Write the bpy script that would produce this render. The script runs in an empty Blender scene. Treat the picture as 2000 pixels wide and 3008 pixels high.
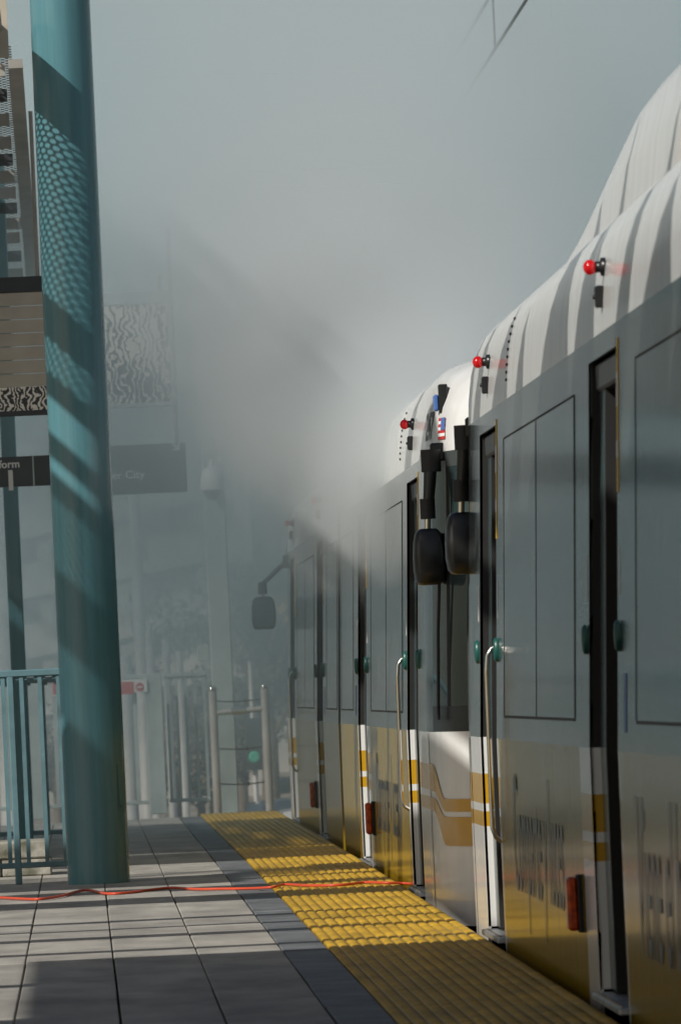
import bpy, bmesh, math, random
from mathutils import Vector, Matrix
random.seed(7)
SC = bpy.context.scene
COL = SC.collection

# ------------------------------------------------------------------ camera
H = 0.97                      # camera height above the platform (m)
F = 22960.0                   # focal length in photo pixels (photo 2000 x 3008)
VPX, VPY, CX, CY = 240.0, 2050.0, 1000.0, 1504.0
ROLL = 0.0445
yc = Vector((VPX - CX, -(VPY - CY), -F)).normalized()
zc = Vector((-ROLL, 1.0, 0.0))
zc = (zc - yc * zc.dot(yc)).normalized()
xc = yc.cross(zc).normalized()
W2C = Matrix((xc, yc, zc)).transposed()        # columns = world axes in camera space
C2W = W2C.transposed()
CAM = Vector((0, 0, H))
cam_d = bpy.data.cameras.new('camera')
cam = bpy.data.objects.new('camera', cam_d)
COL.objects.link(cam)
cam.matrix_world = Matrix.Translation(CAM) @ C2W.to_4x4()
cam_d.sensor_fit = 'VERTICAL'
cam_d.sensor_height = 24.0
cam_d.lens = F / 3008.0 * 24.0
cam_d.clip_start, cam_d.clip_end = 0.5, 5000
cam_d.dof.use_dof = True
cam_d.dof.focus_distance = 36.0
cam_d.dof.aperture_fstop = 9.0
SC.camera = cam

def ray(u, v):
    d = C2W @ Vector((u - CX, -(v - CY), -F))
    return d
def PY(u, v, Y):              # photo pixel -> point at distance Y along the platform
    d = ray(u, v); return CAM + d * (Y / d.y)
def PZ(u, v, z=0.0):          # photo pixel -> point on the level z
    d = ray(u, v); return CAM + d * ((z - H) / d.z)

# ------------------------------------------------------------------ world, sun, exposure
SUN_EL, SUN_AZ = math.radians(36), math.radians(228)   # azimuth: clockwise from +Y
to_sun = Vector((math.sin(SUN_AZ) * math.cos(SUN_EL), math.cos(SUN_AZ) * math.cos(SUN_EL), math.sin(SUN_EL)))
world = bpy.data.worlds.new('World'); SC.world = world; world.use_nodes = True
wn = world.node_tree
for n in list(wn.nodes): wn.nodes.remove(n)
sky = wn.nodes.new('ShaderNodeTexSky'); sky.sky_type = 'NISHITA'; sky.sun_disc = False
sky.sun_elevation = SUN_EL; sky.sun_rotation = SUN_AZ
sky.air_density = 1.2; sky.dust_density = 2.5; sky.ozone_density = 1.0
bg = wn.nodes.new('ShaderNodeBackground'); bg.inputs['Strength'].default_value = 0.06
wo = wn.nodes.new('ShaderNodeOutputWorld')
wn.links.new(sky.outputs[0], bg.inputs[0]); wn.links.new(bg.outputs[0], wo.inputs[0])
sl = bpy.data.lights.new('sun', 'SUN'); sl.energy = 4.8; sl.angle = math.radians(0.53); sl.color = (1.0, 0.95, 0.87)
sun = bpy.data.objects.new('sun', sl); COL.objects.link(sun)
sun.rotation_euler = (-to_sun).to_track_quat('-Z', 'Y').to_euler()
sun.location = (-20, -20, 20)
vs = SC.view_settings
vs.view_transform = 'Standard'; vs.look = 'None'; vs.gamma = 1.0; vs.use_curve_mapping = False
vs.exposure = -0.25
SC.render.engine = 'CYCLES'
cy = SC.cycles
cy.use_denoising = True
try: cy.denoiser = 'OPENIMAGEDENOISE'
except Exception: pass
cy.max_bounces = 8; cy.diffuse_bounces = 3; cy.glossy_bounces = 4; cy.transmission_bounces = 4
cy.transparent_max_bounces = 16; cy.volume_bounces = 3
cy.sample_clamp_indirect = 6.0
cy.use_adaptive_sampling = True; cy.adaptive_threshold = 0.02
cy.volume_step_rate = 1.0; cy.volume_max_steps = 128

# ------------------------------------------------------------------ helpers
def lin(r, g, b):
    f = lambda c: (c / 255 / 12.92) if c / 255 <= 0.04045 else ((c / 255 + 0.055) / 1.055) ** 2.4
    return (f(r), f(g), f(b), 1.0)

def tag(o, label=None, cat=None, group=None, kind=None):
    if label: o['label'] = label
    if cat: o['category'] = cat
    if group: o['group'] = group
    if kind: o['kind'] = kind
    return o

def empty(name, loc, label, cat, group=None):
    o = bpy.data.objects.new(name, None); COL.objects.link(o)
    o.location = loc; o.empty_display_size = 0.1
    return tag(o, label, cat, group)

class MB:
    """collects faces; build() links them as ONE mesh object"""
    def __init__(s): s.v = []; s.f = []; s.sm = []
    def poly(s, pts, smooth=False):
        n = len(s.v); s.v += [tuple(p) for p in pts]; s.f.append(tuple(range(n, n + len(pts)))); s.sm.append(smooth)
    def grid(s, rows, smooth=False, close=False):
        n = len(s.v); m = len(rows[0])
        for r in rows: s.v += [tuple(p) for p in r]
        for i in range(len(rows) - 1):
            for j in range(m if close else m - 1):
                k = (j + 1) % m
                s.f.append((n + i * m + j, n + i * m + k, n + (i + 1) * m + k, n + (i + 1) * m + j)); s.sm.append(smooth)
    def box(s, x0, x1, y0, y1, z0, z1, b=0.0):
        if b <= 0:
            p = [(x, y, z) for z in (z0, z1) for (x, y) in ((x0, y0), (x1, y0), (x1, y1), (x0, y1))]
            n = len(s.v); s.v += p
            for f in ((3, 2, 1, 0), (4, 5, 6, 7), (0, 1, 5, 4), (1, 2, 6, 5), (2, 3, 7, 6), (3, 0, 4, 7)):
                s.f.append(tuple(n + i for i in f)); s.sm.append(False)
        else:
            bm = bmesh.new(); bmesh.ops.create_cube(bm, size=1)
            bmesh.ops.scale(bm, vec=(x1 - x0, y1 - y0, z1 - z0), verts=bm.verts)
            bmesh.ops.translate(bm, vec=((x0 + x1) / 2, (y0 + y1) / 2, (z0 + z1) / 2), verts=bm.verts)
            bmesh.ops.bevel(bm, geom=list(bm.edges), offset=b, segments=1, affect='EDGES', clamp_overlap=True)
            s.add_bm(bm)
    def add_bm(s, bm, smooth=False):
        n = len(s.v); bm.verts.index_update()
        s.v += [tuple(v.co) for v in bm.verts]
        for f in bm.faces: s.f.append(tuple(n + v.index for v in f.verts)); s.sm.append(smooth)
        bm.free()
    def tube(s, pts, r, seg=10, cap=True, flat=1.0):
        pts = [Vector(p) for p in pts]; rows = []
        rr = r if isinstance(r, (list, tuple)) else [r] * len(pts)
        up = None
        for i, p in enumerate(pts):
            d = (pts[min(i + 1, len(pts) - 1)] - pts[max(i - 1, 0)]).normalized()
            if up is None: up = Vector((0, 0, 1)) if abs(d.z) < 0.9 else Vector((1, 0, 0))
            a = d.cross(up).normalized(); b = a.cross(d).normalized(); up = b
            rows.append([p + a * (rr[i] * math.cos(2 * math.pi * k / seg)) + b * (rr[i] * flat * math.sin(2 * math.pi * k / seg)) for k in range(seg)])
        s.grid(rows, smooth=True, close=True)
        if cap: s.poly(list(reversed(rows[0]))); s.poly(rows[-1])
    def lathe(s, prof, c, seg=24, axis='z'):
        rows = []
        for r, h in prof:
            row = []
            for k in range(seg):
                a = 2 * math.pi * k / seg; q = (r * math.cos(a), r * math.sin(a))
                if axis == 'z': row.append((c[0] + q[0], c[1] + q[1], c[2] + h))
                elif axis == 'x': row.append((c[0] + h, c[1] + q[0], c[2] + q[1]))
                else: row.append((c[0] + q[0], c[1] + h, c[2] + q[1]))
            rows.append(row)
        s.grid(rows, smooth=True, close=True)
        s.poly(list(reversed(rows[0]))); s.poly(rows[-1])
    def prism(s, poly, z0, z1):          # polygon in x,y
        a = [(p[0], p[1], z0) for p in poly]; b = [(p[0], p[1], z1) for p in poly]
        s.poly(list(reversed(a))); s.poly(b)
        for i in range(len(poly)):
            j = (i + 1) % len(poly); s.poly([a[i], a[j], b[j], b[i]])
    def slab(s, rows, t, smooth=True):   # a sheet given by rows of points, thickened by vector t
        t = Vector(t)
        R2 = [[Vector(p) + t for p in r] for r in rows]
        s.grid(rows, smooth); s.grid(R2, smooth)
        n, m = len(rows), len(rows[0])
        s.grid([rows[0], R2[0]]); s.grid([rows[-1], R2[-1]])
        s.grid([[r[0] for r in rows], [r[0] for r in R2]]); s.grid([[r[-1] for r in rows], [r[-1] for r in R2]])
    def build(s, name, mat, parent=None, shift=None):
        me = bpy.data.meshes.new(name)
        v = s.v
        if parent is not None and shift is None: shift = root_loc(parent)
        if shift is not None: v = [(p[0] - shift[0], p[1] - shift[1], p[2] - shift[2]) for p in v]
        me.from_pydata(v, [], s.f)
        me.polygons.foreach_set('use_smooth', s.sm)
        me.materials.append(mat)
        o = bpy.data.objects.new(name, me); COL.objects.link(o)
        if parent is not None: o.parent = parent
        elif shift is not None: o.location = shift
        return o

def root_loc(o):
    v = Vector((0, 0, 0))
    while o is not None: v += o.location; o = o.parent
    return v

def text_mesh(txt, size, shear=0.0, align='LEFT', extrude=0.0, sx=1.0, bold=0.0):
    cu = bpy.data.curves.new('txt', 'FONT'); cu.body = txt; cu.size = size; cu.shear = shear
    cu.align_x = align; cu.offset = bold; cu.extrude = extrude; cu.resolution_u = 3
    ob = bpy.data.objects.new('txt', cu); COL.objects.link(ob)
    dg = bpy.context.evaluated_depsgraph_get(); dg.update()
    me = bpy.data.meshes.new_from_object(ob.evaluated_get(dg))
    COL.objects.unlink(ob); bpy.data.objects.remove(ob)
    vs = [(v.co.x * sx, v.co.y, v.co.z) for v in me.vertices]; fs = [tuple(p.vertices) for p in me.polygons]
    bpy.data.meshes.remove(me)
    return vs, fs

def text_obj(name, txt, size, fn, mat, parent, **kw):
    vs_, fs_ = text_mesh(txt, size, **kw)
    mb = MB(); mb.v = [tuple(fn(*v)) for v in vs_]; mb.f = fs_; mb.sm = [False] * len(fs_)
    return mb.build(name, mat, parent)

# ------------------------------------------------------------------ materials
def new_mat(name):
    m = bpy.data.materials.new(name); m.use_nodes = True
    nt = m.node_tree
    return m, nt, nt.nodes['Principled BSDF'], nt.nodes['Material Output']

def mat(name, col, rough=0.5, metal=0.0, spec=0.5, var=0.12, vscale=6.0, bump=0.0, bscale=40.0, stretch=None, coat=0.0, rvar=0.0, dark=None):
    m, nt, p, out = new_mat(name)
    tc = nt.nodes.new('ShaderNodeTexCoord'); mp = nt.nodes.new('ShaderNodeMapping')
    nt.links.new(tc.outputs['Object'], mp.inputs[0])
    if stretch: mp.inputs['Scale'].default_value = stretch
    p.inputs['Roughness'].default_value = rough; p.inputs['Metallic'].default_value = metal
    p.inputs['Specular IOR Level'].default_value = spec
    p.inputs['Coat Weight'].default_value = coat; p.inputs['Coat Roughness'].default_value = 0.06
    ns = nt.nodes.new('ShaderNodeTexNoise'); ns.inputs['Scale'].default_value = vscale; ns.inputs['Detail'].default_value = 5
    nt.links.new(mp.outputs[0], ns.inputs['Vector'])
    cr = nt.nodes.new('ShaderNodeValToRGB')
    c = Vector(col[:3]); d = dark[:3] if dark else [x * (1 - 2 * var) for x in c]
    cr.color_ramp.elements[0].color = (*d, 1); cr.color_ramp.elements[0].position = 0.3
    cr.color_ramp.elements[1].color = (*[min(1, x * (1 + var)) for x in c], 1); cr.color_ramp.elements[1].position = 0.7
    nt.links.new(ns.outputs['Fac'], cr.inputs[0]); nt.links.new(cr.outputs[0], p.inputs['Base Color'])
    if rvar:
        mr = nt.nodes.new('ShaderNodeMapRange'); mr.inputs['To Min'].default_value = max(0, rough - rvar); mr.inputs['To Max'].default_value = rough + rvar
        nt.links.new(ns.outputs['Fac'], mr.inputs[0]); nt.links.new(mr.outputs[0], p.inputs['Roughness'])
    if bump:
        nb = nt.nodes.new('ShaderNodeTexNoise'); nb.inputs['Scale'].default_value = bscale; nb.inputs['Detail'].default_value = 3
        nt.links.new(mp.outputs[0], nb.inputs['Vector'])
        bp = nt.nodes.new('ShaderNodeBump'); bp.inputs['Strength'].default_value = bump; bp.inputs['Distance'].default_value = 0.01
        nt.links.new(nb.outputs['Fac'], bp.inputs['Height']); nt.links.new(bp.outputs[0], p.inputs['Normal'])
    return m

def emis(name, col, strength):
    m, nt, p, out = new_mat(name)
    p.inputs['Base Color'].default_value = col; p.inputs['Emission Color'].default_value = col
    p.inputs['Emission Strength'].default_value = strength; p.inputs['Roughness'].default_value = 0.15
    return m

def math_n(nt, op, a, b=None, c=None):
    n = nt.nodes.new('ShaderNodeMath'); n.operation = op
    for i, x in enumerate((a, b, c)):
        if x is None: continue
        if isinstance(x, (int, float)): n.inputs[i].default_value = x
        else: nt.links.new(x, n.inputs[i])
    return n.outputs[0]
def mapr(nt, x, a, b, c, d, smooth=False):
    n = nt.nodes.new('ShaderNodeMapRange'); n.clamp = True
    if smooth: n.interpolation_type = 'SMOOTHSTEP'
    nt.links.new(x, n.inputs[0])
    for i, v in enumerate((a, b, c, d)): n.inputs[i + 1].default_value = v
    return n.outputs[0]

def perforated(name, col, px, py, r, rough=0.45):
    m, nt, p, out = new_mat(name)
    p.inputs['Base Color'].default_value = col; p.inputs['Roughness'].default_value = rough
    p.inputs['Metallic'].default_value = 0.3
    tc = nt.nodes.new('ShaderNodeTexCoord')
    ds = []
    for off in (0.0, 0.5):
        mp = nt.nodes.new('ShaderNodeMapping'); mp.inputs['Scale'].default_value = (1 / px, 1 / py, 0); mp.inputs['Location'].default_value = (off, off, 0)
        nt.links.new(tc.outputs['Object'], mp.inputs[0])
        fr = nt.nodes.new('ShaderNodeVectorMath'); fr.operation = 'FRACTION'; nt.links.new(mp.outputs[0], fr.inputs[0])
        su = nt.nodes.new('ShaderNodeVectorMath'); su.operation = 'SUBTRACT'; su.inputs[1].default_value = (0.5, 0.5, 0); nt.links.new(fr.outputs[0], su.inputs[0])
        mu = nt.nodes.new('ShaderNodeVectorMath'); mu.operation = 'MULTIPLY'; mu.inputs[1].default_value = (px, py, 0); nt.links.new(su.outputs[0], mu.inputs[0])
        le = nt.nodes.new('ShaderNodeVectorMath'); le.operation = 'LENGTH'; nt.links.new(mu.outputs[0], le.inputs[0])
        ds.append(le.outputs['Value'])
    mn = math_n(nt, 'MINIMUM', ds[0], ds[1]); ms = math_n(nt, 'LESS_THAN', mn, r)
    tr = nt.nodes.new('ShaderNodeBsdfTransparent'); mx = nt.nodes.new('ShaderNodeMixShader')
    nt.links.new(ms, mx.inputs[0]); nt.links.new(p.outputs[0], mx.inputs[1]); nt.links.new(tr.outputs[0], mx.inputs[2])
    nt.links.new(mx.outputs[0], out.inputs['Surface'])
    return m

def striped(name, bands, rough=0.2, coat=0.3):
    """white paint with gold lines printed at fixed heights (object z, metres)"""
    m, nt, p, out = new_mat(name)
    tc = nt.nodes.new('ShaderNodeTexCoord'); sx = nt.nodes.new('ShaderNodeSeparateXYZ'); nt.links.new(tc.outputs['Object'], sx.inputs[0])
    cr = nt.nodes.new('ShaderNodeValToRGB'); cr.color_ramp.interpolation = 'CONSTANT'
    el = cr.color_ramp.elements
    while len(el) > 1: el.remove(el[-1])
    el[0].position = 0; el[0].color = bands[0][1]
    for z, c in bands[1:]:
        e = el.new((z + 0.2) / 1.0); e.color = c
    nt.links.new(math_n(nt, 'ADD', sx.outputs[2], 0.2 - 0.99), cr.inputs[0])
    nt.links.new(cr.outputs[0], p.inputs['Base Color'])
    p.inputs['Roughness'].default_value = rough; p.inputs['Coat Weight'].default_value = coat; p.inputs['Coat Roughness'].default_value = 0.08
    return m

def art_mat(name, sc, seed):
    """black and white brushed drawing, generic swirls"""
    m, nt, p, out = new_mat(name)
    tc = nt.nodes.new('ShaderNodeTexCoord'); mp = nt.nodes.new('ShaderNodeMapping'); mp.inputs['Location'].default_value = (seed, seed * 0.7, 0)
    nt.links.new(tc.outputs['Object'], mp.inputs[0])
    w = nt.nodes.new('ShaderNodeTexWave'); w.inputs['Scale'].default_value = sc; w.inputs['Distortion'].default_value = 14; w.inputs['Detail'].default_value = 3; w.inputs['Detail Scale'].default_value = 1.6
    nt.links.new(mp.outputs[0], w.inputs['Vector'])
    n2 = nt.nodes.new('ShaderNodeTexNoise'); n2.inputs['Scale'].default_value = 2.2; n2.inputs['Detail'].default_value = 2; nt.links.new(mp.outputs[0], n2.inputs['Vector'])
    a = math_n(nt, 'ADD', w.outputs['Fac'], mapr(nt, n2.outputs['Fac'], 0.35, 0.65, -0.5, 0.5))
    cr = nt.nodes.new('ShaderNodeValToRGB'); cr.color_ramp.elements[0].position = 0.42; cr.color_ramp.elements[1].position = 0.58
    cr.color_ramp.elements[0].color = (0.03, 0.03, 0.03, 1); cr.color_ramp.elements[1].color = (0.78, 0.74, 0.66, 1)
    nt.links.new(a, cr.inputs[0]); nt.links.new(cr.outputs[0], p.inputs['Base Color'])
    p.inputs['Roughness'].default_value = 0.35
    return m

GOLD = (0.56, 0.31, 0.015, 1); WHITE = (0.76, 0.76, 0.75, 1)
M = {}
M['concrete'] = mat('concrete_paving', (0.42, 0.40, 0.36), 0.75, var=0.10, vscale=3.5, bump=0.25, bscale=60, stretch=(1, 0.5, 1), rvar=0.08)
M['slate'] = mat('dark_paving', (0.17, 0.18, 0.19), 0.6, var=0.15, vscale=4, bump=0.2, bscale=60)
M['bed'] = mat('joint_bed', (0.03, 0.03, 0.03), 0.9)
M['tactile'] = mat('yellow_tactile', (0.60, 0.36, 0.025), 0.42, var=0.10, vscale=5, dark=(0.38, 0.24, 0.03), bump=0.1, bscale=120)
M['white'] = mat('white_paint', (0.76, 0.76, 0.75), 0.22, var=0.04, vscale=3, coat=0.3, bump=0.02, bscale=3, stretch=(1, 3, .3))
M['film'] = mat('grey_window_film', (0.062, 0.072, 0.070), 0.10, spec=0.32, var=0.15, vscale=3, bump=0.06, bscale=5, stretch=(1, 7.0, 0.12), rvar=0.03)
M['wrap'] = mat('yellow_wrap', (0.30, 0.20, 0.016), 0.15, spec=0.32, var=0.08, vscale=2, bump=0.06, bscale=5, stretch=(1, 7.0, 0.12), rvar=0.04)
M['stripe'] = striped('white_gold_stripes', [(-0.2, WHITE), (0.39, GOLD), (0.45, WHITE), (0.48, GOLD), (0.60, WHITE)])
M['gold'] = mat('gold_paint', GOLD, 0.22, var=0.03, coat=0.3)
M['black'] = mat('black_rubber', (0.012, 0.012, 0.012), 0.6)
M['blackgloss'] = mat('black_plastic', (0.012, 0.013, 0.014), 0.3, var=0.2, vscale=12)
M['interior'] = mat('unlit_interior', (0.006, 0.006, 0.007), 0.9)  # near-black stands in for the unlit inside of the cars
M['leaf'] = mat('door_leaf_paint', (0.05, 0.085, 0.09), 0.25, var=0.1)
M['glass'] = mat('dark_glass', (0.03, 0.05, 0.05), 0.04, var=0.1, spec=0.8)
M['chrome'] = mat('polished_steel', (0.62, 0.60, 0.56), 0.18, metal=1.0, var=0.05)
M['alu'] = mat('worn_aluminium', (0.50, 0.51, 0.52), 0.4, metal=0.8, var=0.2, vscale=20)
M['teal'] = mat('teal_painted_steel', (0.085, 0.225, 0.265), 0.26, var=0.05, vscale=3, coat=0.25, stretch=(1, 1, .15))
M['palepaint'] = mat('pale_painted_steel', (0.50, 0.58, 0.57), 0.4, var=0.08, vscale=5, coat=0.15)
M['railpaint'] = mat('blue_green_rail_paint', (0.12, 0.225, 0.26), 0.4, var=0.10, vscale=8, coat=0.2)
M['button'] = mat('teal_plastic', (0.008, 0.085, 0.072), 0.35, var=0.1)
M['orange'] = mat('orange_reflector', (0.55, 0.07, 0.008), 0.2, var=0.25, vscale=40)
M['redlamp'] = emis('red_lamp', (0.40, 0.004, 0.006, 1), 0.35)
M['cord'] = mat('red_cord', (0.60, 0.075, 0.03), 0.45, var=0.05)
M['deck'] = perforated('perforated_deck', (0.25, 0.235, 0.21, 1), 0.048, 0.084, 0.0172)
M['deckfine'] = perforated('fine_perforated_deck', (0.25, 0.235, 0.21, 1), 0.036, 0.062, 0.0092)
M['beam'] = mat('grey_beam', (0.33, 0.32, 0.29), 0.5, var=0.1, vscale=4)
M['darkbeam'] = mat('dark_beam', (0.035, 0.04, 0.042), 0.5)
M['tanboard'] = mat('tan_board', (0.44, 0.40, 0.33), 0.5, var=0.08, vscale=5)
M['sign'] = mat('sign_black', (0.028, 0.030, 0.030), 0.45)
M['signwhite'] = mat('sign_lettering', (0.82, 0.82, 0.80), 0.5, var=0.02)
M['red'] = mat('sign_red', (0.55, 0.03, 0.03), 0.4, var=0.05)
M['bluedec'] = mat('blue_sticker', (0.07, 0.16, 0.42), 0.4)
M['yellowdec'] = mat('yellow_sticker', (0.70, 0.42, 0.01), 0.4, var=0.03)
M['ink'] = mat('slate_ink', (0.035, 0.04, 0.045), 0.3)
M['block'] = mat('stained_concrete', (0.36, 0.35, 0.31), 0.85, var=0.25, vscale=9, dark=(0.10, 0.10, 0.07), bump=0.4, bscale=40)
M['asphalt'] = mat('asphalt', (0.05, 0.05, 0.052), 0.85, var=0.2, vscale=2, bump=0.2, bscale=80)
M['dirt'] = mat('dry_ground', (0.20, 0.17, 0.13), 0.95, var=0.25, vscale=0.6)
M['cable'] = mat('wire', (0.03, 0.032, 0.034), 0.5)
M['bark'] = mat('bark', (0.12, 0.09, 0.065), 0.9, var=0.3, vscale=12)
M['foliage'] = mat('foliage', (0.06, 0.085, 0.04), 0.7, var=0.5, vscale=1.5)
M['foliage2'] = mat('dry_foliage', (0.13, 0.10, 0.06), 0.8, var=0.4, vscale=2)
M['carwhite'] = mat('white_car_paint', (0.75, 0.74, 0.72), 0.2, var=0.02, coat=0.6)
M['carblue'] = mat('dark_blue_car_paint', (0.03, 0.05, 0.08), 0.25, var=0.05, coat=0.6)
M['building'] = mat('stucco', (0.42, 0.40, 0.37), 0.9, var=0.12, vscale=0.8)
M['buildtan'] = mat('tan_stucco', (0.55, 0.42, 0.22), 0.9, var=0.12, vscale=0.8)
M['pole'] = mat('galvanised_pole', (0.55, 0.53, 0.50), 0.45, var=0.12, vscale=4, metal=0.2)
M['greendec'] = mat('green_sign', (0.02, 0.35, 0.22), 0.4)
M['art1'] = art_mat('brush_drawing', 6.5, 3.1)
M['art2'] = art_mat('brush_drawing_fine', 10.0, 9.7)

def stain(m, scale, amount, stretch=(1, 1, 1)):
    nt = m.node_tree; p = nt.nodes['Principled BSDF']; src = p.inputs['Base Color'].links[0].from_socket
    g = nt.nodes.new('ShaderNodeNewGeometry'); mp = nt.nodes.new('ShaderNodeMapping'); mp.inputs['Scale'].default_value = stretch; nt.links.new(g.outputs['Position'], mp.inputs[0])
    n = nt.nodes.new('ShaderNodeTexNoise'); n.inputs['Scale'].default_value = scale; n.inputs['Detail'].default_value = 6; n.inputs['Roughness'].default_value = .65; nt.links.new(mp.outputs[0], n.inputs['Vector'])
    f = mapr(nt, n.outputs['Fac'], .30, .62, 1 - amount, 1.0)
    mx = nt.nodes.new('ShaderNodeMix'); mx.data_type = 'RGBA'; mx.blend_type = 'MULTIPLY'; mx.inputs[0].default_value = 1
    nt.links.new(src, mx.inputs[6]); nt.links.new(f, mx.inputs[7]); nt.links.new(mx.outputs[2], p.inputs['Base Color'])
stain(M['concrete'], 2.6, .42, (1, .35, 1)); stain(M['slate'], 3, .4, (1, .4, 1)); stain(M['tactile'], 4, .4, (1, .3, 1))
stain(M['palepaint'], 5, .2, (1, 1, .3)); stain(M['teal'], 3, .22, (6, 6, .25))
# ------------------------------------------------------------------ ground
mb = MB(); mb.poly([(-900, -300, -1.05), (900, -300, -1.05), (900, 2500, -1.05), (-900, 2500, -1.05)])
tag(mb.build('ground', M['dirt']), kind='structure')
mb = MB(); mb.poly([(-60, 68, -1.046), (60, 68, -1.046), (60, 92, -1.046), (-60, 92, -1.046)])
tag(mb.build('road', M['asphalt']), kind='structure')

# ------------------------------------------------------------------ platform
def zp(Y):                     # the near half of the platform falls gently towards the camera
    return -0.002 * max(0.0, 44.0 - Y)
Y0, Y1 = 6.0, 61.2
XT0, XT1 = 0.898, 1.508
mb = MB()
yb = [Y0, 20, 32, 44, Y1]
for a, b in zip(yb[:-1], yb[1:]):
    rows = [[(-9, a, zp(a) - .045), (XT1 - .01, a, zp(a) - .045)], [(-9, b, zp(b) - .045), (XT1 - .01, b, zp(b) - .045)]]
    mb.grid(rows)
mb.box(-9, XT1 - .02, Y0, Y1, -1.04, -.17)
platform = tag(mb.build('platform', M['bed']), kind='structure')
XJ = [0.722, 0.400, 0.078, -0.257, -0.590, -0.925, -1.26, -1.60, -1.94, -2.6, -3.6, -5.0, -9.0]
rows_y = []
y = Y0
while y < Y1 - 0.1:
    L = 3.4
    rows_y.append((y, min(y + L, Y1))); y += L
def slab(x0, x1, a, b, m, name):
    g = 0.003; bv = 0.003; h = 0.04
    w = lambda: random.uniform(-.0015, .0015)
    x0 += g + w(); x1 -= g + w(); a += g; b -= g; dz = random.uniform(-.0015, .0015)
    za, zb = zp(a) + dz, zp(b) + dz
    mb = MB()
    top = [(x0 + bv, a + bv, za), (x1 - bv, a + bv, za), (x1 - bv, b - bv, zb), (x0 + bv, b - bv, zb)]
    mid = [(x0, a, za - bv), (x1, a, za - bv), (x1, b, zb - bv), (x0, b, zb - bv)]
    bot = [(x0, a, za - h), (x1, a, za - h), (x1, b, zb - h), (x0, b, zb - h)]
    mb.poly(top); mb.grid([top, mid], close=True); mb.grid([mid, bot], close=True)
    o = mb.build(name, m, platform, shift=(0, 0, 0))
    return o
for (a, b) in rows_y:
    for i in range(len(XJ) - 1):
        slab(XJ[i + 1], XJ[i], a, b, M['concrete'], 'paving_slab')
for k in range(int((Y1 - Y0) / 1.7) + 1):
    a = Y0 + k * 1.7; b = min(a + 1.7, Y1)
    if b - a > .1: slab(XJ[0], XT0, a, b, M['slate'], 'border_slab')
# tactile tiles with truncated domes
TL = 1.22
def tactile_mesh():
    mb = MB(); w = XT1 - XT0
    mb.box(0.001, w - 0.001, 0.0015, TL - 0.0015, -0.05, 0.0)
    px = w / 14; py = 0.085
    for i in range(14):
        x = px * (i + 0.5); n = int(TL / py)
        for j in range(n):
            y_ = py * (j + (0.25 if i % 2 else 0.75)); rows = []
            for r, h in ((0.0205, 0.0), (0.0165, 0.0045), (0.011, 0.0062)):
                rows.append([(x + r * math.cos(a * math.pi / 4), y_ + r * math.sin(a * math.pi / 4), h) for a in range(8)])
            mb.grid(rows, smooth=True, close=True); mb.poly(rows[-1])
    me = bpy.data.meshes.new('tactile_tile'); me.from_pydata(mb.v, [], mb.f); me.polygons.foreach_set('use_smooth', mb.sm)
    me.materials.append(M['tactile']); return me
tme = tactile_mesh()
y = Y0
while y < Y1 - 0.2:
    o = bpy.data.objects.new('tactile_tile', tme); COL.objects.link(o); o.parent = platform
    o.location = (XT0, y, zp(y) + 0.002)
    o.rotation_euler = (math.atan2(zp(y + TL) - zp(y), TL), 0, 0)
    y += TL
PLAT_END = y

# ------------------------------------------------------------------ light rail cars
CARX = 1.555; L = 23.8; CW = 1.325
PROF = [(-0.55, 0.0), (-0.12, 0.0), (0.0, 0.0), (0.35, 0.0), (0.745, 0.002), (1.0, 0.013), (1.3, 0.026), (1.6, 0.039), (1.93, 0.053), (2.0, 0.056), (2.10, 0.062), (2.2, 0.074), (2.28, 0.095), (2.34, 0.125), (2.385, 0.17), (2.41, 0.24), (2.43, 0.40), (2.445, 0.7), (2.45, 1.325)]
def px_(z):
    for (a, xa), (b, xb) in zip(PROF[:-1], PROF[1:]):
        if a <= z <= b: return xa + (xb - xa) * (z - a) / (b - a)
    return PROF[-1][1]
def prof(z0, z1):
    zs = [z0] + [p[0] for p in PROF if z0 + 1e-4 < p[0] < z1 - 1e-4] + [z1]
    return [(px_(z), z) for z in zs]
DOORS = [(0.78, 2.0), (7.4, 8.68), (15.12, 16.4), (21.8, 23.02)]

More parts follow.
